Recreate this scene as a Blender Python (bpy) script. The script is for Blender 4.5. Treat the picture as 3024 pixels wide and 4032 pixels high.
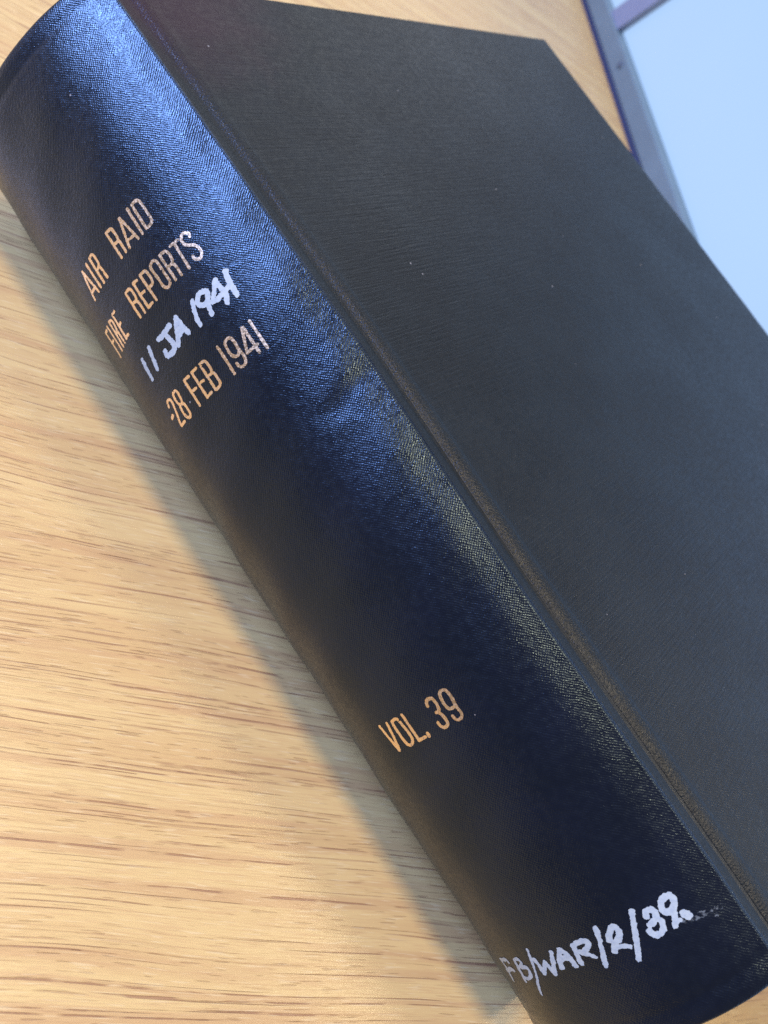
import bpy, math
import numpy as np
from mathutils import Matrix, Vector

scene = bpy.context.scene
for o in list(bpy.data.objects):
    bpy.data.objects.remove(o, do_unlink=True)
COL = scene.collection
CM = 0.01

# ------------------------------------------------------------------ camera
cam_data = bpy.data.cameras.new('camera')
cam = bpy.data.objects.new('camera', cam_data)
COL.objects.link(cam)
CAM = [-0.14857, 0.13093, 0.22705]
RIGHT = [0.645707, -0.553758, 0.525752]
DOWN = [-0.348992, -0.82643, -0.441835]
FWD = [0.679167, 0.101813, -0.726888]
m = Matrix.Identity(4)
for i in range(3):
    m[i][0] = RIGHT[i]; m[i][1] = -DOWN[i]; m[i][2] = -FWD[i]; m[i][3] = CAM[i]
cam.matrix_world = m
cam_data.sensor_fit = 'HORIZONTAL'
cam_data.sensor_width = 36.0
cam_data.lens = 35.715
cam_data.clip_start = 0.01
cam_data.clip_end = 50.0
cam_data.dof.use_dof = True
cam_data.dof.focus_distance = 0.211
cam_data.dof.aperture_fstop = 17.0
scene.camera = cam

# ------------------------------------------------------------------ world, lamps, exposure
world = bpy.data.worlds.new('World')
scene.world = world
world.use_nodes = True
bg = world.node_tree.nodes['Background']
bg.inputs['Color'].default_value = (1.0, 0.91, 0.90, 1)
bg.inputs['Strength'].default_value = 0.17

def area_lamp(name, direction, dist, size, power, color, target=(0.02, 0.16, 0.04), size_y=None, spread=180):
    d = Vector(direction).normalized()
    ld = bpy.data.lights.new(name, 'AREA')
    ld.shape = 'RECTANGLE' if size_y else 'DISK'
    ld.size = size
    if size_y:
        ld.size_y = size_y
    ld.energy = power
    ld.color = color
    ld.spread = math.radians(spread)
    lo = bpy.data.objects.new(name, ld)
    COL.objects.link(lo)
    lo.location = Vector(target) + d * dist
    lo.rotation_euler = d.to_track_quat('Z', 'Y').to_euler()
    return lo

# warm ceiling lamp almost overhead, a second one further along the ceiling, and the cool window beyond the head of the book
area_lamp('ceiling_lamp', (-0.10, -0.02, 1.0), 1.9, 0.38, 22.0, (1.0, 0.76, 0.47))
area_lamp('ceiling_lamp', (0.40, -0.34, 0.86), 2.1, 0.36, 10.0, (1.0, 0.83, 0.62), target=(-0.05, 0.05, 0.0))
area_lamp('window_light', (-0.40, 0.72, 0.58), 1.7, 0.74, 58.0, (0.34, 0.465, 0.95), size_y=0.46)
area_lamp('cover_fill_light', (0.66, 0.62, 0.42), 2.6, 1.5, 6.5, (0.92, 0.95, 1.0), size_y=0.9)  # added soft fill out of view, brightens the reflection on the cover

scene.view_settings.view_transform = 'Standard'
scene.view_settings.look = 'None'
scene.view_settings.exposure = 0.0
scene.view_settings.gamma = 1.0
scene.view_settings.use_curve_mapping = False
scene.render.engine = 'CYCLES'
scene.cycles.use_denoising = False
scene.cycles.max_bounces = 8
scene.cycles.use_adaptive_sampling = False

# ------------------------------------------------------------------ node helpers
class NT:
    def __init__(self, name):
        self.mat = bpy.data.materials.new(name)
        self.mat.use_nodes = True
        self.t = self.mat.node_tree
        self.bsdf = self.t.nodes['Principled BSDF']
        self.out = self.t.nodes['Material Output']
    def n(self, typ, **kw):
        nd = self.t.nodes.new(typ)
        for k, v in kw.items():
            if k == 'inp':
                for kk, vv in v.items():
                    self.put(nd.inputs[kk], vv)
            else:
                setattr(nd, k, v)
        return nd
    def put(self, sock, v):
        if hasattr(v, 'is_output'):
            self.t.links.new(v, sock)
        else:
            sock.default_value = v
    def math(self, op, a, b=0.0, c=None, clamp=False):
        nd = self.n('ShaderNodeMath', operation=op, use_clamp=clamp)
        self.put(nd.inputs[0], a); self.put(nd.inputs[1], b)
        if c is not None:
            self.put(nd.inputs[2], c)
        return nd.outputs[0]
    def noise(self, vec, scale=1.0, detail=2.0, rough=0.5, dist=0.0, dims='3D'):
        nd = self.n('ShaderNodeTexNoise', noise_dimensions=dims)
        self.put(nd.inputs['Vector'], vec)
        nd.inputs['Scale'].default_value = scale
        nd.inputs['Detail'].default_value = detail
        nd.inputs['Roughness'].default_value = rough
        nd.inputs['Distortion'].default_value = dist
        return nd.outputs['Fac']
    def ramp(self, fac, lo, hi, a=0.0, b=1.0):
        nd = self.n('ShaderNodeMapRange', interpolation_type='SMOOTHSTEP')
        self.put(nd.inputs['Value'], fac)
        for k, v in (('From Min', lo), ('From Max', hi), ('To Min', a), ('To Max', b)):
            self.put(nd.inputs[k], v)
        return nd.outputs[0]
    def mix(self, fac, a, b):
        nd = self.n('ShaderNodeMix', data_type='RGBA')
        self.put(nd.inputs[0], fac)
        self.put(nd.inputs[6], a if hasattr(a, 'is_output') else (*a, 1))
        self.put(nd.inputs[7], b if hasattr(b, 'is_output') else (*b, 1))
        return nd.outputs[2]
    def scalevec(self, vec, s):
        nd = self.n('ShaderNodeVectorMath', operation='MULTIPLY')
        self.put(nd.inputs[0], vec); nd.inputs[1].default_value = s
        return nd.outputs[0]
    def bump(self, height, dist, strength=1.0):
        nd = self.n('ShaderNodeBump')
        nd.inputs['Strength'].default_value = strength
        nd.inputs['Distance'].default_value = dist
        self.put(nd.inputs['Height'], height)
        return nd.outputs['Normal']

def cloth_material(name, base, tint, rough, pitch, depth, rib=0.0, coarse=None, speck=True, spec=0.5):
    """book cloth: the UV map is in metres (across, along)"""
    k = NT(name)
    uv = k.n('ShaderNodeUVMap', uv_map='UVMap').outputs[0]
    warp = k.n('ShaderNodeTexNoise'); k.put(warp.inputs['Vector'], uv); warp.inputs['Scale'].default_value = 260
    warp.inputs['Detail'].default_value = 2
    off = k.n('ShaderNodeVectorMath', operation='MULTIPLY_ADD')
    k.put(off.inputs[0], warp.outputs['Color']); off.inputs[1].default_value = (0.0011, 0.0011, 0); k.put(off.inputs[2], uv)
    sep = k.n('ShaderNodeSeparateXYZ'); k.put(sep.inputs[0], off.outputs[0])
    a = k.math('SINE', k.math('MULTIPLY', sep.outputs[0], 2 * math.pi / pitch))
    b = k.math('SINE', k.math('MULTIPLY', sep.outputs[1], 2 * math.pi / pitch))
    weave = k.math('MULTIPLY', a, b)
    grain = k.noise(uv, 1500, 2, 0.6)
    lump = k.noise(uv, 420, 2, 0.55)
    h = k.math('MULTIPLY_ADD', weave, 0.38, k.math('MULTIPLY', grain, 1.6))
    h = k.math('MULTIPLY_ADD', lump, 1.5, h)
    if rib:
        rv = k.noise(k.scalevec(uv, (70, 1250, 1)), 1.0, 2, 0.5)
        h = k.math('MULTIPLY_ADD', rv, rib, h)
    if coarse:
        sp = k.n('ShaderNodeSeparateXYZ'); k.put(sp.inputs[0], uv)
        u0, u1 = coarse
        msk = k.math('MULTIPLY', k.ramp(sp.outputs[0], u0 - 0.0008, u0 + 0.0004), k.ramp(sp.outputs[0], u1 - 0.0006, u1 + 0.001, 1.0, 0.0))
        gro = k.math('MULTIPLY', k.ramp(sp.outputs[0], 0.0082, 0.0090), k.ramp(sp.outputs[0], 0.0108, 0.0114, 1.0, 0.0))
        gro = k.math('MULTIPLY', gro, k.ramp(sp.outputs[1], 0.11, 0.21, 1.0, 0.15))
        msk = k.math('MULTIPLY', msk, k.math('SUBTRACT', 1.0, gro))
        cn = k.noise(uv, 1250, 2, 0.6)
        h = k.math('MULTIPLY_ADD', k.math('MULTIPLY', cn, msk), 5.5, k.math('MULTIPLY', h, k.math('SUBTRACT', 1.0, k.math('MULTIPLY', gro, 0.7))))
    k.put(k.bsdf.inputs['Normal'], k.bump(h, depth))
    blot = k.noise(uv, 35, 4, 0.6)
    col = k.mix(k.ramp(blot, 0.35, 0.7), base, tuple(c * 1.5 for c in base))
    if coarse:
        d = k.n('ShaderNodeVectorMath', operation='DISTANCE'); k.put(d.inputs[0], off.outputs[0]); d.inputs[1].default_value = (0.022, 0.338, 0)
        refl_tint = k.math('MULTIPLY', k.ramp(k.math('MULTIPLY_ADD', k.noise(uv, 60, 3, 0.6), 0.03, d.outputs['Value']), 0.03, 0.075, 1.0, 0.0), 0.8)
        col = k.mix(refl_tint, col, (0.030, 0.0105, 0.0165))  # pinkish reflection by the joint at the head, painted into the cloth colour
    if speck:
        v = k.n('ShaderNodeTexVoronoi', feature='F1'); k.put(v.inputs['Vector'], uv); v.inputs['Scale'].default_value = 150
        hit = k.math('LESS_THAN', v.outputs['Distance'], k.math('MULTIPLY', k.math('GREATER_THAN', k.noise(k.scalevec(v.outputs['Position'], (997, 813, 1)), 1.0, 0), 0.66), 0.045))
        col = k.mix(k.math('MULTIPLY', hit, 0.6), col, (0.45, 0.44, 0.42))
    k.put(k.bsdf.inputs['Base Color'], col)
    rub = k.noise(k.scalevec(uv, (22, 14, 1)), 1.0, 5, 0.65, 0.6)
    k.put(k.bsdf.inputs['Roughness'], k.math('ADD', k.ramp(lump, 0.3, 0.7, rough - 0.05, rough + 0.06), k.ramp(rub, 0.35, 0.68, 0.025, -0.03)))
    k.bsdf.inputs['Specular IOR Level'].default_value = spec
    k.bsdf.inputs['Specular Tint'].default_value = (*tint, 1)
    return k.mat

def plain(name, col, rough, metallic=0.0, noise_amt=0.1, scale=60):
    k = NT(name)
    tc = k.n('ShaderNodeTexCoord').outputs['Object']
    nz = k.noise(tc, scale, 4, 0.6)
    k.put(k.bsdf.inputs['Base Color'], k.mix(nz, tuple(c * (1 - noise_amt) for c in col), tuple(min(1, c * (1 + noise_amt)) for c in col)))
    k.bsdf.inputs['Roughness'].default_value = rough
    k.bsdf.inputs['Metallic'].default_value = metallic
    return k.mat

def wood_material():
    k = NT('oak_laminate')
    tc = k.n('ShaderNodeTexCoord').outputs['Object']
    rot = k.n('ShaderNodeVectorRotate', rotation_type='Z_AXIS')
    k.put(rot.inputs['Vector'], tc); rot.inputs['Angle'].default_value = math.radians(-88.0)
    v = rot.outputs[0]                       # x runs along the grain, y across it
    # slow waviness of the grain
    wn = k.noise(k.scalevec(v, (3.5, 7.0, 1)), 1.0, 2, 0.5)
    wn2 = k.noise(k.scalevec(v, (24.0, 40.0, 1)), 1.0, 1, 0.5)
    sep = k.n('ShaderNodeSeparateXYZ'); k.put(sep.inputs[0], v)
    yy = k.math('MULTIPLY_ADD', wn, 0.034, sep.outputs[1])
    yy = k.math('MULTIPLY_ADD', wn2, 0.0014, yy)
    cv = k.n('ShaderNodeCombineXYZ'); k.put(cv.inputs[0], sep.outputs[0]); k.put(cv.inputs[1], yy)
    g = cv.outputs[0]
    band = k.noise(k.scalevec(g, (4, 100, 1)), 1.0, 3, 0.55)
    clus = k.noise(k.scalevec(g, (8, 230, 5)), 1.0, 2, 0.5)
    lines = k.noise(k.scalevec(g, (8, 1300, 1)), 1.0, 2, 0.45)
    brk = k.noise(k.scalevec(g, (70, 560, 2)), 1.0, 2, 0.5)
    fine = k.noise(k.scalevec(g, (70, 2300, 1)), 1.0, 3, 0.6)
    dash = k.noise(k.scalevec(g, (90, 1500, 3)), 1.0, 1, 0.5)
    pale = k.noise(k.scalevec(g, (110, 1700, 8)), 1.0, 1, 0.5)
    light, mid = (0.70, 0.515, 0.215), (0.63, 0.435, 0.18)
    pink, dark = (0.54, 0.33, 0.15), (0.33, 0.17, 0.09)
    c = k.mix(k.ramp(band, 0.38, 0.66), light, mid)
    c = k.mix(k.math('MULTIPLY', k.ramp(fine, 0.47, 0.64), 0.42), c, pink)
    c = k.mix(k.math('MULTIPLY', k.ramp(clus, 0.50, 0.64), 0.55), c, pink)
    c = k.mix(k.math('MULTIPLY', k.ramp(pale, 0.60, 0.70), 0.45), c, (0.78, 0.63, 0.34))
    sm = k.math('MULTIPLY', k.ramp(lines, 0.575, 0.635), k.ramp(brk, 0.37, 0.52))
    sm = k.math('MULTIPLY', sm, k.ramp(clus, 0.40, 0.56, 0.28, 1.0))
    c = k.mix(k.math('MULTIPLY', sm, 0.82), c, dark)
    pm = k.math('MULTIPLY', k.ramp(dash, 0.64, 0.70), k.ramp(band, 0.40, 0.55, 0.3, 1.0))
    c = k.mix(k.math('MULTIPLY', pm, 0.42), c, dark)
    k.put(k.bsdf.inputs['Base Color'], c)
    h = k.math('MULTIPLY_ADD', sm, -1.0, k.math('MULTIPLY', pm, -0.8))
    h = k.math('MULTIPLY_ADD', fine, 0.9, h)
    k.put(k.bsdf.inputs['Normal'], k.bump(h, 0.00012))
    k.put(k.bsdf.inputs['Roughness'], k.ramp(fine, 0.3, 0.7, 0.28, 0.38))
    k.bsdf.inputs['Specular IOR Level'].default_value = 0.45
    return k.mat

def emission(name, col, strength):
    k = NT(name)
    k.bsdf.inputs['Base Color'].default_value = (*[c * 0.1 for c in col], 1)
    k.bsdf.inputs['Roughness'].default_value = 0.35
    tc = k.n('ShaderNodeTexCoord').outputs['Object']
    nz = k.noise(tc, 4.0, 3, 0.5)
    k.put(k.bsdf.inputs['Emission Color'], k.mix(nz, tuple(c * 0.96 for c in col), tuple(c * 1.04 for c in col)))
    k.bsdf.inputs['Emission Strength'].default_value = strength
    return k.mat

def gilt_material():
    k = NT('worn_gilt_foil')
    uv = k.n('ShaderNodeUVMap', uv_map='UVMap').outputs[0]
    n1 = k.noise(uv, 1300, 2, 0.6)
    n2 = k.noise(uv, 300, 2, 0.5)
    col = k.mix(n2, (0.98, 0.71, 0.45), (1.0, 0.85, 0.61))
    col = k.mix(k.ramp(n1, 0.63, 0.70, 0.0, 0.75), col, (0.10, 0.06, 0.04))
    k.put(k.bsdf.inputs['Base Color'], col)
    k.bsdf.inputs['Metallic'].default_value = 1.0
    k.put(k.bsdf.inputs['Roughness'], k.ramp(n1, 0.4, 0.7, 0.30, 0.6))
    k.put(k.bsdf.inputs['Normal'], k.bump(n1, 0.00005))
    return k.mat

def ink_material(name='white_paint_pen', thin=False):
    k = NT(name)
    uv = k.n('ShaderNodeUVMap', uv_map='UVMap').outputs[0]
    n1 = k.noise(uv, 700, 3, 0.6)
    k.put(k.bsdf.inputs['Base Color'], k.mix(k.ramp(n1, 0.3, 0.75), (0.50, 0.58, 0.58), (0.40, 0.48, 0.52)))
    k.bsdf.inputs['Roughness'].default_value = 0.55
    k.put(k.bsdf.inputs['Normal'], k.bump(n1, 0.00008))
    if thin:
        k.put(k.bsdf.inputs['Alpha'], k.ramp(k.noise(uv, 900, 2, 0.6), 0.46, 0.66, 0.0, 0.30))
    return k.mat

def page_material():
    k = NT('page_edges')
    tc = k.n('ShaderNodeTexCoord').outputs['Object']
    nz = k.noise(k.scalevec(tc, (3, 3, 2600)), 1.0, 2, 0.6)
    k.put(k.bsdf.inputs['Base Color'], k.mix(nz, (0.52, 0.44, 0.31), (0.72, 0.65, 0.50)))
    k.bsdf.inputs['Roughness'].default_value = 0.85
    return k.mat

M_WOOD = wood_material()
M_SPINE = cloth_material('navy_spine_cloth', (0.0032, 0.0042, 0.011), (0.54, 0.80, 1.0), 0.29, 0.00090, 0.000066, spec=0.72)
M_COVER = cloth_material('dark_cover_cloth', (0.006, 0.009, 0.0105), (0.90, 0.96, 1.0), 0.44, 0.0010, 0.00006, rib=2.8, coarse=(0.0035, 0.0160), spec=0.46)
M_GILT = gilt_material()
M_INK = ink_material()
M_SMEAR = ink_material('thin_paint_smear', True)
M_PAGES = page_material()
M_RAIL = plain('blue_grey_rail_paint', (0.15, 0.215, 0.245), 0.42, 0.0, 0.18, 30)
M_GAP_SHADE = plain('navy_gap_shade', (0.03, 0.045, 0.11), 0.6)  # shade of the gap under the rail, given as a navy colour
M_BAR = plain('mauve_grey_bar_paint', (0.24, 0.27, 0.36), 0.5)
M_SCREW = plain('dark_screw_steel', (0.10, 0.13, 0.17), 0.6, 0.2)
M_PANE = emission('lit_pale_blue_pane', (0.43, 0.64, 0.96), 0.93)
M_LIP = plain('desk_edge_banding', (0.50, 0.33, 0.17), 0.5)

# ------------------------------------------------------------------ mesh helpers
def make_obj(name, verts, faces, mat, parent=None, uvs=None, smooth=True):
    me = bpy.data.meshes.new(name)
    me.from_pydata([tuple(v) for v in verts], [], [tuple(f) for f in faces])
    if uvs is not None:
        lay = me.uv_layers.new(name='UVMap')
        idx = np.zeros(len(me.loops), dtype=np.int32)
        me.loops.foreach_get('vertex_index', idx)
        lay.data.foreach_set('uv', np.asarray(uvs, dtype=np.float32)[idx].ravel())
    me.materials.append(mat)
    if smooth:
        me.polygons.foreach_set('use_smooth', [True] * len(me.polygons))
    me.update()
    o = bpy.data.objects.new(name, me)
    COL.objects.link(o)
    if parent:
        o.parent = parent
    return o

def thing(name, label, cat, loc=(0, 0, 0), rz=0.0):
    o = bpy.data.objects.new(name, None)
    o.empty_display_size = 0.05
    COL.objects.link(o)
    o.location = loc
    o.rotation_euler = (0, 0, rz)
    o['label'] = label
    o['category'] = cat
    return o

def grid_faces(nu, nv, close_u=False):
    f = []
    for i in range(nu if close_u else nu - 1):
        a = i * nv; b = ((i + 1) % nu) * nv
        for j in range(nv - 1):
            f.append((a + j, a + j + 1, b + j + 1, b + j))
    return f

def bevel_box(name, lo, hi, r, mat, parent=None, segs=3):
    import bmesh
    bm = bmesh.new()
    bmesh.ops.create_cube(bm, size=1.0)
    for v in bm.verts:
        v.co = Vector(((lo[i] + hi[i]) / 2 + v.co[i] * (hi[i] - lo[i]) for i in range(3)))
    bmesh.ops.bevel(bm, geom=list(bm.edges), offset=r, segments=segs, profile=0.5, affect='EDGES')
    me = bpy.data.meshes.new(name)
    bm.to_mesh(me); bm.free()
    me.materials.append(mat)
    me.polygons.foreach_set('use_smooth', [False] * len(me.polygons))
    o = bpy.data.objects.new(name, me)
    COL.objects.link(o)
    if parent:
        o.parent = parent
    return o

# ------------------------------------------------------------------ desk
EDGE_A = np.array([0.68806, 0.52812]); EU = np.array([-0.60843, -0.79360]); EN = np.array([0.79360, -0.60843])
EDGE_ANGLE = math.atan2(EU[1], EU[0])
# desk origin on its end edge; local x runs along that edge, local y points off the desk
desk = thing('desk', 'pale oak wood-grain desk top under the dark blue book', 'desk', (EDGE_A[0], EDGE_A[1], 0), EDGE_ANGLE)
top = bevel_box('desk_top', (-0.75, -1.45, -0.028), (1.15, -0.0016, 0.0), 0.0012, M_WOOD)
top.parent = desk
top.matrix_parent_inverse = Matrix.Identity(4)
lip = bevel_box('edge_banding', (-0.7495, -0.0015, -0.0275), (1.1495, -0.0001, -0.0006), 0.0003, M_LIP, desk, 1)

# ------------------------------------------------------------------ lit panel at the end of the desk
panel = thing('window_panel', 'upright pale blue lit panel in a blue-grey frame at the far desk edge', 'panel', (EDGE_A[0], EDGE_A[1], 0), EDGE_ANGLE)
# local y now points off the desk (EN is +90 degrees from EU)
bevel_box('gap_shade_strip', (-0.75, 0.0003, -0.03), (1.15, 0.020, 0.0034), 0.001, M_GAP_SHADE, panel)  # dark strip standing in for the shadow gap below the rail
bevel_box('bottom_rail', (-0.75, 0.0006, 0.0037), (1.15, 0.022, 0.0222), 0.0015, M_RAIL, panel)
bevel_box('pane', (-0.745, 0.010, 0.0226), (1.145, 0.016, 0.26), 0.0008, M_PANE, panel)
bevel_box('top_rail', (-0.75, 0.0006, 0.2604), (1.15, 0.022, 0.28), 0.0015, M_RAIL, panel)
for x0 in (-0.77, 1.1504):
    bevel_box('side_rail', (x0, 0.0006, -0.03), (x0 + 0.0196, 0.022, 0.28), 0.0015, M_RAIL, panel)
# slanting bar in front of the pane
def slant_bar():
    a0, a1 = np.array([0.0555, 0.0205]), np.array([0.0860, 0.0205])
    k = np.array([0.54, 1.0]); L = 0.235
    pts = [a0, a1, a1 + k * L, a0 + k * L]
    v = [(x, y, z) for y in (0.003, 0.0096) for x, z in pts]
    f = [(0, 1, 2, 3), (7, 6, 5, 4), (0, 4, 5, 1), (1, 5, 6, 2), (2, 6, 7, 3), (3, 7, 4, 0)]
    return make_obj('slanting_bar', v, f, M_BAR, panel, smooth=False)
slant_bar()
# screw head on the rail
def screw(x, z, r):
    v = [(x, -0.0014, z)]; f = []
    n = 20
    for ring, (rr, yy) in enumerate(((0.5, -0.0014), (0.85, -0.0011), (1.0, 0.0004))):
        for i in range(n):
            a = 2 * math.pi * i / n
            v.append((x + r * rr * math.cos(a), yy, z + r * rr * math.sin(a)))
    for i in range(n):
        f.append((0, 1 + i, 1 + (i + 1) % n))
        for q in range(2):
            b = 1 + q * n; c = b + n
            f.append((b + i, c + i, c + (i + 1) % n, b + (i + 1) % n))
    make_obj('screw_head', v, f, M_SCREW, panel)
screw(0.137, 0.0155, 0.0034)

# ------------------------------------------------------------------ book
H, W, T = 33.0, 26.39, 9.05                # centimetres
PROF = [(0.413, 9.119), (-0.384, 8.481), (-1.333, 7.295), (-2.081, 5.654), (-2.435, 3.83), (-1.958, 2.006), (-0.817, 0.638), (0.402, 0.0)]

def catmull(pts, m):
    P = np.vstack([2 * pts[0] - pts[1], pts, 2 * pts[-1] - pts[-2]])
    out = []
    for i in range(1, len(P) - 2):
        t = np.linspace(0, 1, m, endpoint=False)[:, None]
        a, b, c, d = P[i - 1], P[i], P[i + 1], P[i + 2]
        out.append(0.5 * ((2 * b) + (-a + c) * t + (2 * a - 5 * b + 4 * c - d) * t * t + (-a + 3 * b - 3 * c + d) * t ** 3))
    out.append(pts[-1:])
    return np.vstack(out)

CURVE = catmull(np.array(PROF, float), 60)
ARC = np.concatenate([[0], np.cumsum(np.hypot(*np.diff(CURVE, axis=0).T))])
TAN = np.gradient(CURVE, ARC, axis=0)
TAN /= np.linalg.norm(TAN, axis=1)[:, None]
NRM = np.stack([TAN[:, 1], -TAN[:, 0]], -1)      # outward (x, z)
S_END = ARC[-1]

def wob(y):
    """the joint of the binding is not quite straight along its length"""
    ys = np.array([-2, 1, 2.5, 5.5, 9, 11.5, 14, 17, 19.7, 22, 25, 28, 32, 36.])
    xs = np.array([0, -.02, .09, -.05, -.04, -.12, .02, .05, .20, .09, .0, .04, -.12, -.15])
    return np.interp(y, ys, np.convolve(np.pad(xs, 1, mode='edge'), [.25, .5, .25], 'valid'))

def spine_point(s, y, lift=0.0):
    """s: cm along the spine from the upper joint, y: cm from the tail; returns xyz in cm"""
    s = np.asarray(s, float); y = np.asarray(y, float)
    x = np.interp(s, ARC, CURVE[:, 0]); z = np.interp(s, ARC, CURVE[:, 1])
    nx = np.interp(s, ARC, NRM[:, 0]); nz = np.interp(s, ARC, NRM[:, 1])
    o = lift + 0.0 * s
    # a knock in the shoulder and slow unevenness of the hollow back
    o = o - 0.045 * np.exp(-((y - 18.7 + 0.25 * s) / 0.28) ** 2 - ((s - 0.9) / 0.8) ** 2)
    o = o - 0.02 * np.exp(-((y - 17.6 - 0.4 * s) / 0.22) ** 2 - ((s - 1.4) / 0.9) ** 2)
    o = o + 0.022 * np.sin(y * 0.9 + 0.6) * np.sin(s * 0.8 + 0.4) + 0.012 * np.sin(y * 2.3 + s * 1.7)
    # turned-in cloth at head and tail: a slim ridge, then the crease of the turn-in
    for e in (y, H - y):
        o = o + 0.022 * np.exp(-((e - 0.30) / 0.16) ** 2) - 0.020 * np.exp(-((e - 0.68) / 0.10) ** 2)
    fade = np.exp(-s / 2.0) * wob(y)
    return np.stack([x + nx * o + fade, y, z + nz * o], -1)

book = thing('book', 'large dark navy cloth-bound volume lying flat on the desk', 'book', (0, 0, 0))

# --- spine: a curved cloth shell with rounded head and tail
def build_spine():
    # leading strip: from the groove of the joint up over the shoulder
    ss = np.concatenate([np.linspace(0, 1.2, 40), np.linspace(1.2, S_END - 1.2, 120)[1:], np.linspace(S_END - 1.2, S_END, 24)[1:]])
    r = 0.13
    ang = np.linspace(0, math.pi / 2, 6)
    ys = [(r * (1 - math.sin(a)), r * (1 - math.cos(a))) for a in ang[::-1]]        # (inset, drop) at the tail
    rows = [(0.0 + i, d) for i, d in ys] + [(y, 0.0) for y in np.concatenate([np.linspace(0.16, 1.2, 14), np.linspace(1.3, H - 1.3, 170), np.linspace(H - 1.2, H - 0.16, 14)])] + [(H - i, d) for i, d in ys[::-1]]
    V = []; UV = []
    n_pre = 9
    for y, drop in rows:
        # joint hollow before the shoulder: from the bottom of the groove to the crest
        c = spine_point(0.0, y)
        w = float(wob(y))
        for q in range(n_pre):
            t = q / n_pre
            gx = 0.98 + w
            x = gx + (c[0] - gx) * t
            zg = T - 0.06
            z = zg + (c[2] - zg) * (0.06 + 0.94 * math.sin(t * math.pi / 2) if q > 1 else 0.0)
            V.append((x, y, z - drop)); UV.append((x - w, y))
        P = spine_point(ss, np.full_like(ss, y), -drop)
        P[:, 2] = np.maximum(P[:, 2], 0.02)
        for p_, s_ in zip(P, ss):
            V.append(tuple(p_)); UV.append((s_, y))
    nv = n_pre + len(ss)
    F = grid_faces(len(rows), nv)
    # inner skin gives the shell its thickness
    base = len(V)
    for y in (0.05, H - 0.05):
        P = spine_point(ss, np.full_like(ss, y), -0.30)
        P[:, 2] = np.maximum(P[:, 2], 0.05)
        for q in range(n_pre):
            V.append((0.98 + float(wob(y)) - 0.5 * q / n_pre, y, T - 0.42)); UV.append((0, y))
        for p_, s_ in zip(P, ss):
            V.append(tuple(p_)); UV.append((s_, y))
    last = (len(rows) - 1) * nv
    for j in range(nv - 1):
        F.append((base + j, base + j + 1, j + 1, j))
        F.append((last + j, last + j + 1, base + nv + j + 1, base + nv + j))
        F.append((base + nv + j, base + nv + j + 1, base + j + 1, base + j))
    o = make_obj('spine', np.array(V) * CM, F, M_SPINE, book, np.array(UV) * CM)
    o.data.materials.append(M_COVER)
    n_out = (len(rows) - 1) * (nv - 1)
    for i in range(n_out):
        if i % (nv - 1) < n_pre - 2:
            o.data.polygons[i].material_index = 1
    return o
spine = build_spine()

# --- boards
def build_board(name, front):
    th = 0.36
    # top outline from the joint groove to the fore-edge
    xs = [0.80, 0.90, 1.00, 1.08, 1.14, 1.20, 1.28, 1.38, 1.50, 1.64, 1.80, 2.0]
    zs = [-0.14, -0.085, -0.070, -0.065, -0.060, -0.030, 0.000, 0.020, 0.022, 0.012, 0.003, 0.0]
    xs += list(np.linspace(2.3, W - 0.3, 60)); zs += [0.0] * 60
    r = 0.08
    for a in np.linspace(0, math.pi / 2, 6):
        xs.append(W - r + r * math.sin(a)); zs.append(-r + r * math.cos(a))
    for a in np.linspace(0, math.pi / 2, 6):
        xs.append(W - r + r * math.cos(a)); zs.append(-th + r - r * math.sin(a))
    xs += [20.0, 10.0, 1.6, 0.9]; zs += [-th, -th, -th, -th]
    xs = np.array(xs); zs = np.array(zs)
    arc = np.concatenate([[0], np.cumsum(np.hypot(np.diff(xs), np.diff(zs)))]) + 0.0
    rr = 0.08
    ang = np.linspace(0, math.pi / 2, 6)
    ends = [(rr * (1 - math.cos(math.pi / 2 - a)), rr * (1 - math.sin(math.pi / 2 - a))) for a in ang]
    ends = [(rr * (1 - math.sin(a)), rr * (1 - math.cos(a))) for a in ang[::-1]]
    rows = [(i, d) for i, d in ends] + [(y, 0) for y in np.linspace(0.2, H - 0.2, 110)] + [(H - i, d) for i, d in ends[::-1]]
    rows = sorted(set(rows) | {(0.12, 0), (0.16, 0), (H - 0.12, 0), (H - 0.16, 0)})
    V = []; UV = []
    mid = -th / 2
    for y, drop in rows:
        w = float(wob(y)) if front else 0.0
        for x, z, a in zip(xs, zs, arc):
            zz = z
            if drop:
                zz = min(z, -drop) if z > mid else max(z, -th + drop)
            e = min(y, H - y); rc = 0.22
            if e < rc:
                x = min(x, W - rc + math.sqrt(max(0.0, rc * rc - (rc - e) ** 2)))
            if x > 20:
                x += 0.012 * math.sin(y * 1.3) + 0.010 * math.sin(y * 3.7 + 1)
            xx = x + w * math.exp(-max(0, x - 1.0) / 1.2)
            warp = 0.03 * math.sin(y / H * math.pi) * (x / W) ** 2 if front else 0.0
            if front:
                V.append((xx, y, T + zz + warp))
            else:
                V.append((xx, y, -zz))
            UV.append((x, y))
    nv = len(xs)
    F = grid_faces(len(rows), nv, False)
    # close the loop at the joint side and cap the ends
    for i in range(len(rows) - 1):
        F.append((i * nv + nv - 1, i * nv, (i + 1) * nv, (i + 1) * nv + nv - 1))
    F.append(tuple(range(nv))[::-1])
    F.append(tuple((len(rows) - 1) * nv + j for j in range(nv)))
    if not front:
        F = [f[::-1] for f in F]
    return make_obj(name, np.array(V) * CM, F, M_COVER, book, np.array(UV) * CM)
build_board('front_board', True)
build_board('back_board', False)

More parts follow.
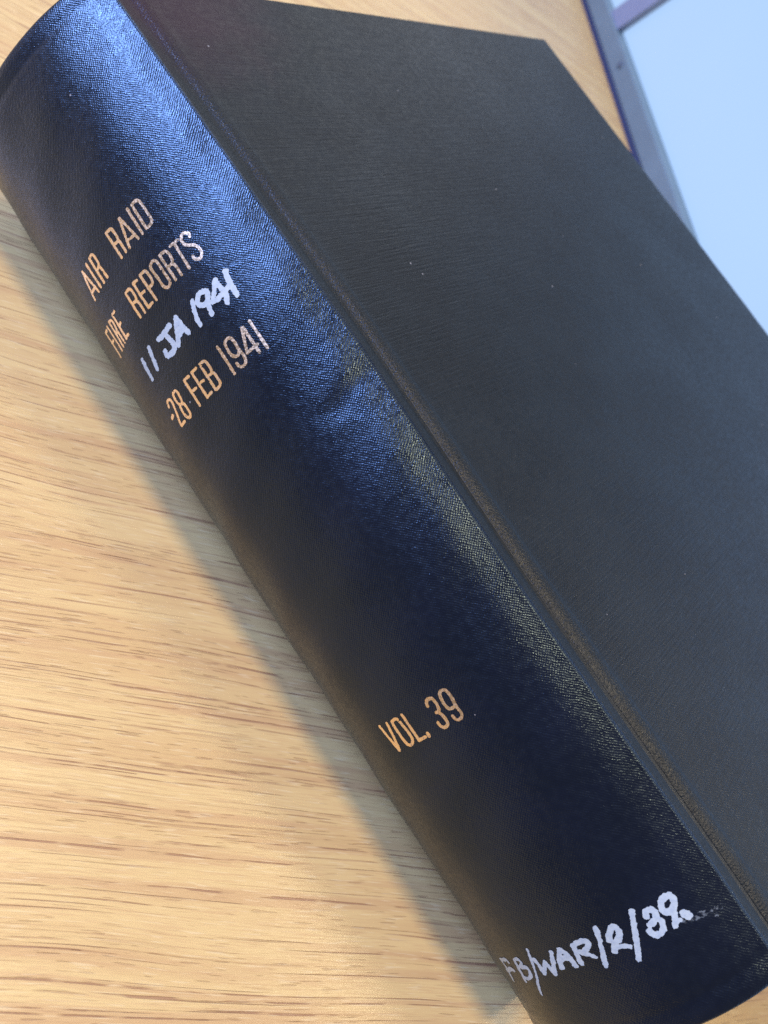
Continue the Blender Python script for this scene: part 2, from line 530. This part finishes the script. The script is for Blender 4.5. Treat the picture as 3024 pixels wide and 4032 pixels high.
# --- text block, rounded at the back and hollow at the fore-edge
def build_pages():
    n = 24
    zs = np.linspace(0.37, T - 0.37, n)
    t = (zs - zs[0]) / (zs[-1] - zs[0]) * 2 - 1
    left = 0.9 - 2.2 * (1 - t ** 2); right = W - 0.35 - 0.9 * (1 - t ** 2)
    V = []
    for y in (0.35, H - 0.35):
        V += [(l, y, z) for l, z in zip(left, zs)] + [(r_, y, z) for r_, z in zip(right, zs)]
    F = []
    for e in (0, 2 * n):
        for i in range(n - 1):
            F.append((e + i, e + i + 1, e + n + i + 1, e + n + i))
    for e in (0, n):
        for i in range(n - 1):
            F.append((e + i, e + i + 1, 2 * n + e + i + 1, 2 * n + e + i))
    F.append((0, n, 3 * n, 2 * n)); F.append((n - 1, 2 * n - 1, 4 * n - 1, 3 * n - 1))
    return make_obj('text_block', np.array(V) * CM, F, M_PAGES, book, smooth=False)
build_pages()

# --- lettering on the spine. Strokes are (width, points) in millimetres on the cloth: (across from the upper joint, up from the tail)
STROKES = {
 'AIR RAID': [(1.0,[(58.54,266.15),(60.75,257.4)]),(1.0,[(58.46,266.14),(57.1,257.51)]),(1.0,[(59.84,259.44),(57.2,259.34)]),(1.0,[(55.27,266.21),(55.3,257.63)]),(1.0,[(52.88,266.31),(53.24,257.66)]),(1.0,[(52.88,266.31),(51.3,266.31),(50.79,265.56),(50.77,264.07),(50.89,262.81),(51.38,262.15),(52.55,261.88)]),(1.0,[(51.78,262.1),(51.18,261.58),(50.98,257.69)]),(1.0,[(42.63,266.74),(42.64,257.87)]),(1.0,[(42.63,266.74),(40.68,266.56),(40.13,265.69),(40.11,263.65),(40.28,262.64),(40.94,262.16),(42.33,262.32)]),(1.0,[(40.77,262.2),(40.24,261.45),(40.26,257.92)]),(1.0,[(36.27,266.5),(38.51,257.83)]),(1.0,[(36.08,266.43),(34.44,257.64)]),(1.0,[(37.44,259.77),(34.95,259.35)]),(1.0,[(32.35,266.68),(32.54,257.8)]),(1.0,[(30.47,266.56),(30.62,258.04)]),(1.0,[(30.47,266.56),(28.91,266.52),(28.02,265.94),(27.76,264.86),(27.71,261.78),(27.81,259.23),(28.21,258.34),(29,257.97),(30.62,258.04)])],
 'FIRE REPORTS': [(1.0,[(66.82,249.04),(67.17,240.18)]),(1.0,[(66.82,249.04),(65.16,248.88)]),(1.0,[(67.28,245.41),(65.15,244.98)]),(1.0,[(63.7,249.1),(63.79,240.26)]),(1.0,[(61.34,249.05),(61.81,240.35)]),(1.0,[(61.34,249.05),(60.07,248.82),(59.55,247.95),(59.74,246.05),(60.18,245),(61,244.73),(61.69,245.05)]),(1.0,[(60.8,244.96),(60.12,244.44),(59.98,240.38)]),(1.0,[(57.93,249.21),(58.27,240.72)]),(1.0,[(57.93,249.21),(56.3,249.22)]),(1.0,[(57.92,245.08),(56.68,245.21)]),(1.0,[(58.27,240.72),(56.51,240.85)]),(1.0,[(48.52,249.52),(48.69,240.95)]),(1.0,[(48.52,249.52),(46.69,249.43),(46,248.6),(46.02,246.68),(46.35,245.59),(46.96,245.35),(48.38,245.54)]),(1.0,[(46.79,245.34),(46.26,244.16),(46.39,240.8)]),(1.0,[(44.2,249.49),(44.44,240.93)]),(1.0,[(44.2,249.49),(42.42,249.27)]),(1.0,[(44.25,245.4),(42.4,245.22)]),(1.0,[(44.44,240.93),(42.35,241)]),(1.0,[(40.67,249.47),(40.69,240.65)]),(1.0,[(40.67,249.47),(38.9,249.37),(38.23,248.46),(38.16,246.49),(38.47,245.28),(39.18,244.77),(40.79,245.02)]),(1.0,[(35.52,249.39),(34.62,249.56),(33.84,249.02),(33.69,248.09),(33.74,244.72),(33.69,242.02),(34.05,241.11),(34.9,240.72),(35.83,241.08),(36.32,241.97),(36.37,244.5),(36.45,247.74),(36.19,248.98),(35.52,249.39)]),(1.0,[(31.96,249.31),(31.96,240.7)]),(1.0,[(31.96,249.31),(30.11,249.26),(29.37,248.39),(29.33,246.61),(29.59,245.62),(30.32,244.97),(31.86,245.03)]),(1.0,[(30.1,244.89),(29.6,243.7),(29.6,240.44)]),(1.0,[(27.77,249.18),(24.84,249.09)]),(1.0,[(26.27,249.09),(26.55,240.46)]),(1.0,[(21.33,247.51),(21.11,248.18),(21.57,248.96),(22.43,249.44),(23.41,249.15),(24.01,247.99),(23.81,246.63),(22.68,245.4),(21.68,244.67),(21.06,243.41),(20.91,241.9),(21.39,240.85),(22.28,240.41),(23.17,240.76),(23.72,241.44),(23.71,242.35)])],
 '-28 FEB 1941': [(1.3,[(61.11,212.83),(59.97,213.07)]),(1.0,[(59.44,215.94),(58.98,217.11),(58.09,217.43),(57.12,216.94),(56.98,215.71),(57.41,214.04),(57.83,212.36),(58.52,210.61),(58.89,209.26),(58.89,208.69)]),(1.0,[(58.89,208.69),(56.61,208.81)]),(1.0,[(54.48,217.49),(53.32,217.42),(52.81,216.58),(52.94,214.77),(53.22,213.63),(53.99,213.21),(54.85,213.75),(55.14,215.38),(54.92,216.82),(54.48,217.49)]),(1.0,[(54.04,213.17),(53.02,212.51),(52.94,210.63),(53.11,209.04),(53.88,208.5),(54.71,208.78),(55.2,210.03),(55.16,211.96),(54.76,213.15),(54.04,213.17)]),(1.0,[(48.2,217.46),(48.42,208.69)]),(1.0,[(48.2,217.46),(46.02,217.27)]),(1.0,[(48.11,213.35),(46.15,213.14)]),(1.0,[(44.44,217.39),(44.61,208.76)]),(1.0,[(44.44,217.39),(42.34,217.3)]),(1.0,[(44.49,213.39),(42.47,213.13)]),(1.0,[(44.61,208.76),(42.42,208.92)]),(1.0,[(40.56,217.3),(40.77,208.52)]),(1.0,[(40.56,217.3),(38.94,217.19),(38.38,216.4),(38.28,214.35),(38.67,213.22),(39.25,212.9),(40.81,213.19)]),(1.0,[(39.03,213.02),(38.23,212.41),(38.13,210.91),(38.19,209.3),(38.79,208.58),(39.59,208.46),(40.77,208.52)]),(1.0,[(32.74,217.4),(32.84,208.19)]),(1.0,[(30.05,216.95),(28.65,217.2),(27.81,216.55),(27.66,215.33),(27.66,213.22),(27.48,210.28),(27.9,208.74),(28.87,208.08),(29.79,208.27),(30.36,208.93),(30.59,209.97)]),(1.0,[(30.05,216.95),(30.44,216.08),(30.57,213.25),(29.95,211.94),(28.97,211.47),(27.99,212.07)]),(1.0,[(23.62,216.88),(26.2,210.27)]),(1.0,[(23.18,216.73),(23.16,208.03)]),(1.0,[(26.2,210.27),(22.31,210.29)]),(1.0,[(20.68,216.98),(20.62,207.86)])],
 'VOL. 39': [(1.0,[(57.21,103.44),(56.05,95.03)]),(1.0,[(54.17,103.35),(54.66,100.23),(55.22,97.74),(55.94,95.15)]),(1.0,[(52.2,103),(50.92,103.29),(50.04,102.76),(49.75,100.61),(49.52,97.25),(50.05,95.55),(51.35,94.99),(52.22,95.75),(52.49,98.18),(52.45,101.45),(52.2,103)]),(1.0,[(47.91,103.36),(48.03,95.05)]),(1.0,[(48.03,95.05),(45.45,95.1)]),(1.25,[(44.23,95.52),(44.34,94.84)]),(1.0,[(39.41,101.98),(38.93,103.19),(38.01,103.54),(36.94,103.1),(36.69,101.46),(36.95,99.86),(37.54,99.29),(38.16,99.37)]),(1.0,[(38.16,99.37),(37.44,98.9),(36.97,97.56),(36.89,95.79),(37.62,95),(38.68,95.01),(39.4,96.02),(39.45,96.83)]),(1.0,[(34.35,103.12),(33.53,103.74),(32.39,103.44),(31.91,102.37),(31.83,100.31),(32.12,98.17),(31.89,96.33),(32.19,95.35),(33.12,94.9),(34.13,95.15),(34.58,96.47)]),(1.0,[(34.35,103.12),(34.69,101.57),(34.6,99.5),(34.06,98.5),(32.89,98.39),(32.09,98.73)])],
 '11 JA 1941': [(1.6,[(57.71,232.17),(58.33,229.04),(58.89,225.98)]),(1.6,[(52.71,232.8),(53.63,229.78),(54.66,226.42)]),(1.9,[(47.93,232.03),(44.74,231.95),(41.95,232.27)]),(2.0,[(44.74,231.95),(44.59,229.97),(44.18,227.56),(44.9,226.26),(46.65,226.01),(48.38,226.54),(48.34,228.02)]),(2.0,[(38.61,232.35),(40.2,230.17),(41.54,227.78),(42.82,226.37)]),(1.9,[(38.61,232),(38.35,229.14),(37.69,226.6)]),(2.2,[(41.21,227.97),(38.93,228.46)]),(1.7,[(31.3,232.39),(32.26,229.97),(33.14,227.48),(33.22,225.73)]),(1.8,[(26.21,232.04),(28.18,232.49),(29.52,231.87),(30.23,230.5),(29.47,229.43),(27.91,229.09),(26.68,230.04),(26,231.3),(26.21,232.04)]),(1.7,[(27.77,228.41),(28.51,225.72)]),(1.6,[(22.28,232.54),(24.42,230.05),(26.31,228.15)]),(1.7,[(26.39,228.22),(23.85,227.79),(19.97,228.6)]),(1.7,[(22.18,232.35),(22.15,229.84),(21.95,227.43),(22.98,225.3)]),(1.9,[(18.48,232.65),(19.11,229.52),(19.47,225.3)])],
 'FB/WAR/2/39': [(1.1,[(72.45,28),(72.11,25.36),(73.5,21.03)]),(1.4,[(72.38,28.05),(69.19,28.56),(68.61,27.96)]),(1.6,[(72.95,24.33),(69.71,25.52),(68.55,25.24)]),(1.3,[(64.32,29.03),(64.91,26.05),(65.56,22.24)]),(1.1,[(64.32,29.03),(62.51,29.41),(62.04,28.21),(63.22,27.07),(64.98,26.61)]),(1.3,[(63.66,26.75),(61.18,26.71),(60.84,25.41),(61.78,24.01),(63.44,23.24),(65.14,23.3)]),(0.95,[(56.44,31.88),(57.47,28.75),(58.82,24.92),(61.1,20.63),(61.94,18.42)]),(1.4,[(56.24,28.79),(55.84,26.57),(55.97,24.52)]),(1.4,[(55.97,24.52),(54.36,26.53),(53.36,27.72)]),(1.4,[(53.36,27.72),(52.8,25.47),(52.62,23.98)]),(1.5,[(52.62,23.98),(51.41,26.16),(49.66,29.74)]),(1.6,[(46.72,29.95),(48.53,27.43),(49.38,25.13)]),(1.6,[(46.72,29.95),(45.58,28.01),(45.22,24.57)]),(1.3,[(48.59,27.06),(46.27,27.05)]),(1.2,[(47.4,27.82),(46.46,27.67)]),(1.6,[(42.29,29.96),(42.87,27.46),(43.33,24.83)]),(1.7,[(42.35,29.88),(39.62,30.36),(38.1,29.52),(39.03,28.17),(40.74,27.59),(41.6,27.81)]),(1.4,[(41.57,27.56),(40.35,26.71),(39.34,25.86),(38.77,25.26)]),(1.5,[(33.94,32.06),(34.68,29.49),(36.01,26.04),(37.5,22.43)]),(1.9,[(32.44,28.03),(31.5,29.41),(30.15,30.51),(29.22,30.12),(29.17,28.73),(30.29,27.35),(31.98,26.48),(33.05,25.04)]),(1.4,[(32.06,25.92),(29.87,25.04),(28.85,24.51)]),(1.7,[(23.33,32.06),(24.79,28.8),(26.48,25.12),(28.67,21.05)]),(1.8,[(20.89,29.35),(20.38,30.24),(19.02,30.37),(18.45,29.19),(18.84,28.05),(20.27,27.38),(21.34,27.23)]),(1.8,[(18.88,27.69),(18.32,26.51),(18.94,25.02),(20.18,24.35),(21.6,24.55),(22.2,25.98)]),(2.0,[(12.82,31.05),(14.56,31.11),(15.87,30.23),(16.41,28.71),(15.47,27.79),(14.06,27.83),(12.74,29.16),(12.82,31.05)]),(1.6,[(14.44,26.7),(15.25,25.25),(16.06,24.08)]),(1.2,[(15.72,24.57),(14.17,24.82)]),(2.4,[(12.48,25.54),(11.87,24.7)])],
 'smear': [(1.2,[(13.66,24.2),(11.11,23.7),(8.29,23.14),(6.09,22.36),(3.83,21.94)]),(0.7,[(13.41,23.43),(9.17,22.67),(5.93,21.08)])]}

def smooth_stroke(pts):
    p = np.array(pts, float)
    if len(p) < 3:
        return p
    return catmull(p, 6)

def value_noise(shape, cell, seed):
    g = np.random.default_rng(seed).random((int(shape[0] / cell) + 3, int(shape[1] / cell) + 3))
    i = np.arange(shape[0]) / cell; j = np.arange(shape[1]) / cell
    i0 = i.astype(int); j0 = j.astype(int)
    fi = (i - i0)[:, None]; fj = (j - j0)[None]
    fi = fi * fi * (3 - 2 * fi); fj = fj * fj * (3 - 2 * fj)
    a = g[np.ix_(i0, j0)]; b = g[np.ix_(i0 + 1, j0)]; c = g[np.ix_(i0, j0 + 1)]; d = g[np.ix_(i0 + 1, j0 + 1)]
    return (a * (1 - fi) + b * fi) * (1 - fj) + (c * (1 - fi) + d * fi) * fj

CASES = {1: [(0, 'ab', 'ad')], 2: [('ab', 1, 'bc')], 4: [('bc', 2, 'cd')], 8: [('ad', 'cd', 3)],
         3: [(0, 1, 'bc', 'ad')], 6: [('ab', 1, 2, 'cd')], 12: [('ad', 'bc', 2, 3)], 9: [(0, 'ab', 'cd', 3)],
         5: [(0, 'ab', 'ad'), ('bc', 2, 'cd')], 10: [('ab', 1, 'bc'), ('ad', 'cd', 3)],
         7: [(0, 1, 2, 'cd', 'ad')], 14: [('ab', 1, 2, 3, 'ad')], 13: [(0, 'ab', 'bc', 2, 3)], 11: [(0, 1, 'bc', 'cd', 3)], 15: [(0, 1, 2, 3)]}

def lettering(name, strokes, mat, lift, edge_noise, holes, seed, label, step=0.13, wscale=1.0):
    segs = []
    for w, pts in strokes:
        q = smooth_stroke(pts)
        for a, b in zip(q[:-1], q[1:]):
            segs.append((a, b, w * wscale / 2))
    allp = np.array([p_ for s_ in segs for p_ in s_[:2]])
    lo = allp.min(0) - 2; hi = allp.max(0) + 2
    nx, ny = ((hi - lo) / step).astype(int) + 2
    X = lo[0] + np.arange(nx) * step; Y = lo[1] + np.arange(ny) * step
    D = np.full((nx, ny), 9.0)
    for a, b, hw in segs:
        m_ = hw + 1.0
        i0, i1 = np.searchsorted(X, [min(a[0], b[0]) - m_, max(a[0], b[0]) + m_]); j0, j1 = np.searchsorted(Y, [min(a[1], b[1]) - m_, max(a[1], b[1]) + m_])
        gx, gy = np.meshgrid(X[i0:i1], Y[j0:j1], indexing='ij')
        ab = b - a; L2 = ab @ ab + 1e-9
        t = np.clip(((gx - a[0]) * ab[0] + (gy - a[1]) * ab[1]) / L2, 0, 1)
        d = np.hypot(gx - a[0] - t * ab[0], gy - a[1] - t * ab[1]) - hw
        D[i0:i1, j0:j1] = np.minimum(D[i0:i1, j0:j1], d)
    D = D + edge_noise * (value_noise(D.shape, 3.3, seed) - 0.5) + edge_noise * (value_noise(D.shape, 8.0, seed + 1) - 0.5)
    if holes:
        hn = value_noise(D.shape, 2.6, seed + 2) + 0.5 * value_noise(D.shape, 9.0, seed + 3)
        D = np.maximum(D, (hn - holes) * 1.6)
    ins = D < 0
    code = ins[:-1, :-1] * 1 + ins[1:, :-1] * 2 + ins[1:, 1:] * 4 + ins[:-1, 1:] * 8
    verts = []; key = {}; faces = []
    def corner(i, j):
        k_ = (i, j)
        if k_ not in key:
            key[k_] = len(verts); verts.append((X[i], Y[j]))
        return key[k_]
    def cross(i, j, i2, j2):
        k_ = (i, j, i2, j2)
        if k_ not in key:
            d0, d1 = D[i, j], D[i2, j2]; t = d0 / (d0 - d1)
            key[k_] = len(verts); verts.append((X[i] + (X[i2] - X[i]) * t, Y[j] + (Y[j2] - Y[j]) * t))
        return key[k_]
    for i, j in np.argwhere(code > 0):
        P = ((i, j), (i + 1, j), (i + 1, j + 1), (i, j + 1))
        E = {'ab': (i, j, i + 1, j), 'bc': (i + 1, j, i + 1, j + 1), 'cd': (i, j + 1, i + 1, j + 1), 'ad': (i, j, i, j + 1)}
        for poly in CASES[int(code[i, j])]:
            faces.append([corner(*P[q]) if isinstance(q, int) else cross(*E[q]) for q in poly])
    v2 = np.array(verts)
    P3 = spine_point(v2[:, 0] / 10, v2[:, 1] / 10, lift)
    o = make_obj(name, P3 * CM, [f[::-1] for f in faces], mat, book, v2 / 1000.0)
    if label:
        o['label'] = label
    return o

lettering('gilt_lettering', STROKES['AIR RAID'], M_GILT, 0.005, 0.14, 1.22, 1, 'gilt title line AIR RAID', wscale=0.9)
lettering('gilt_lettering', STROKES['FIRE REPORTS'], M_GILT, 0.005, 0.14, 1.22, 5, 'gilt title line FIRE REPORTS', wscale=0.9)
lettering('gilt_lettering', STROKES['-28 FEB 1941'], M_GILT, 0.005, 0.14, 1.22, 9, 'gilt date line 28 FEB 1941', wscale=0.9)
lettering('gilt_lettering', STROKES['VOL. 39'], M_GILT, 0.005, 0.14, 1.28, 13, 'gilt volume number VOL. 39', wscale=0.92)
lettering('handwriting', STROKES['11 JA 1941'], M_INK, 0.008, 0.30, 0, 17, 'white handwritten date 11 JA 1941', wscale=0.9)
lettering('handwriting', STROKES['FB/WAR/2/39'], M_INK, 0.008, 0.30, 0, 21, 'white handwritten shelf mark FB/WAR/2/39', wscale=0.9)
lettering('paint_smear', STROKES['smear'], M_SMEAR, 0.007, 0.5, 0, 25, 'faint bluish white smear after the shelf mark')
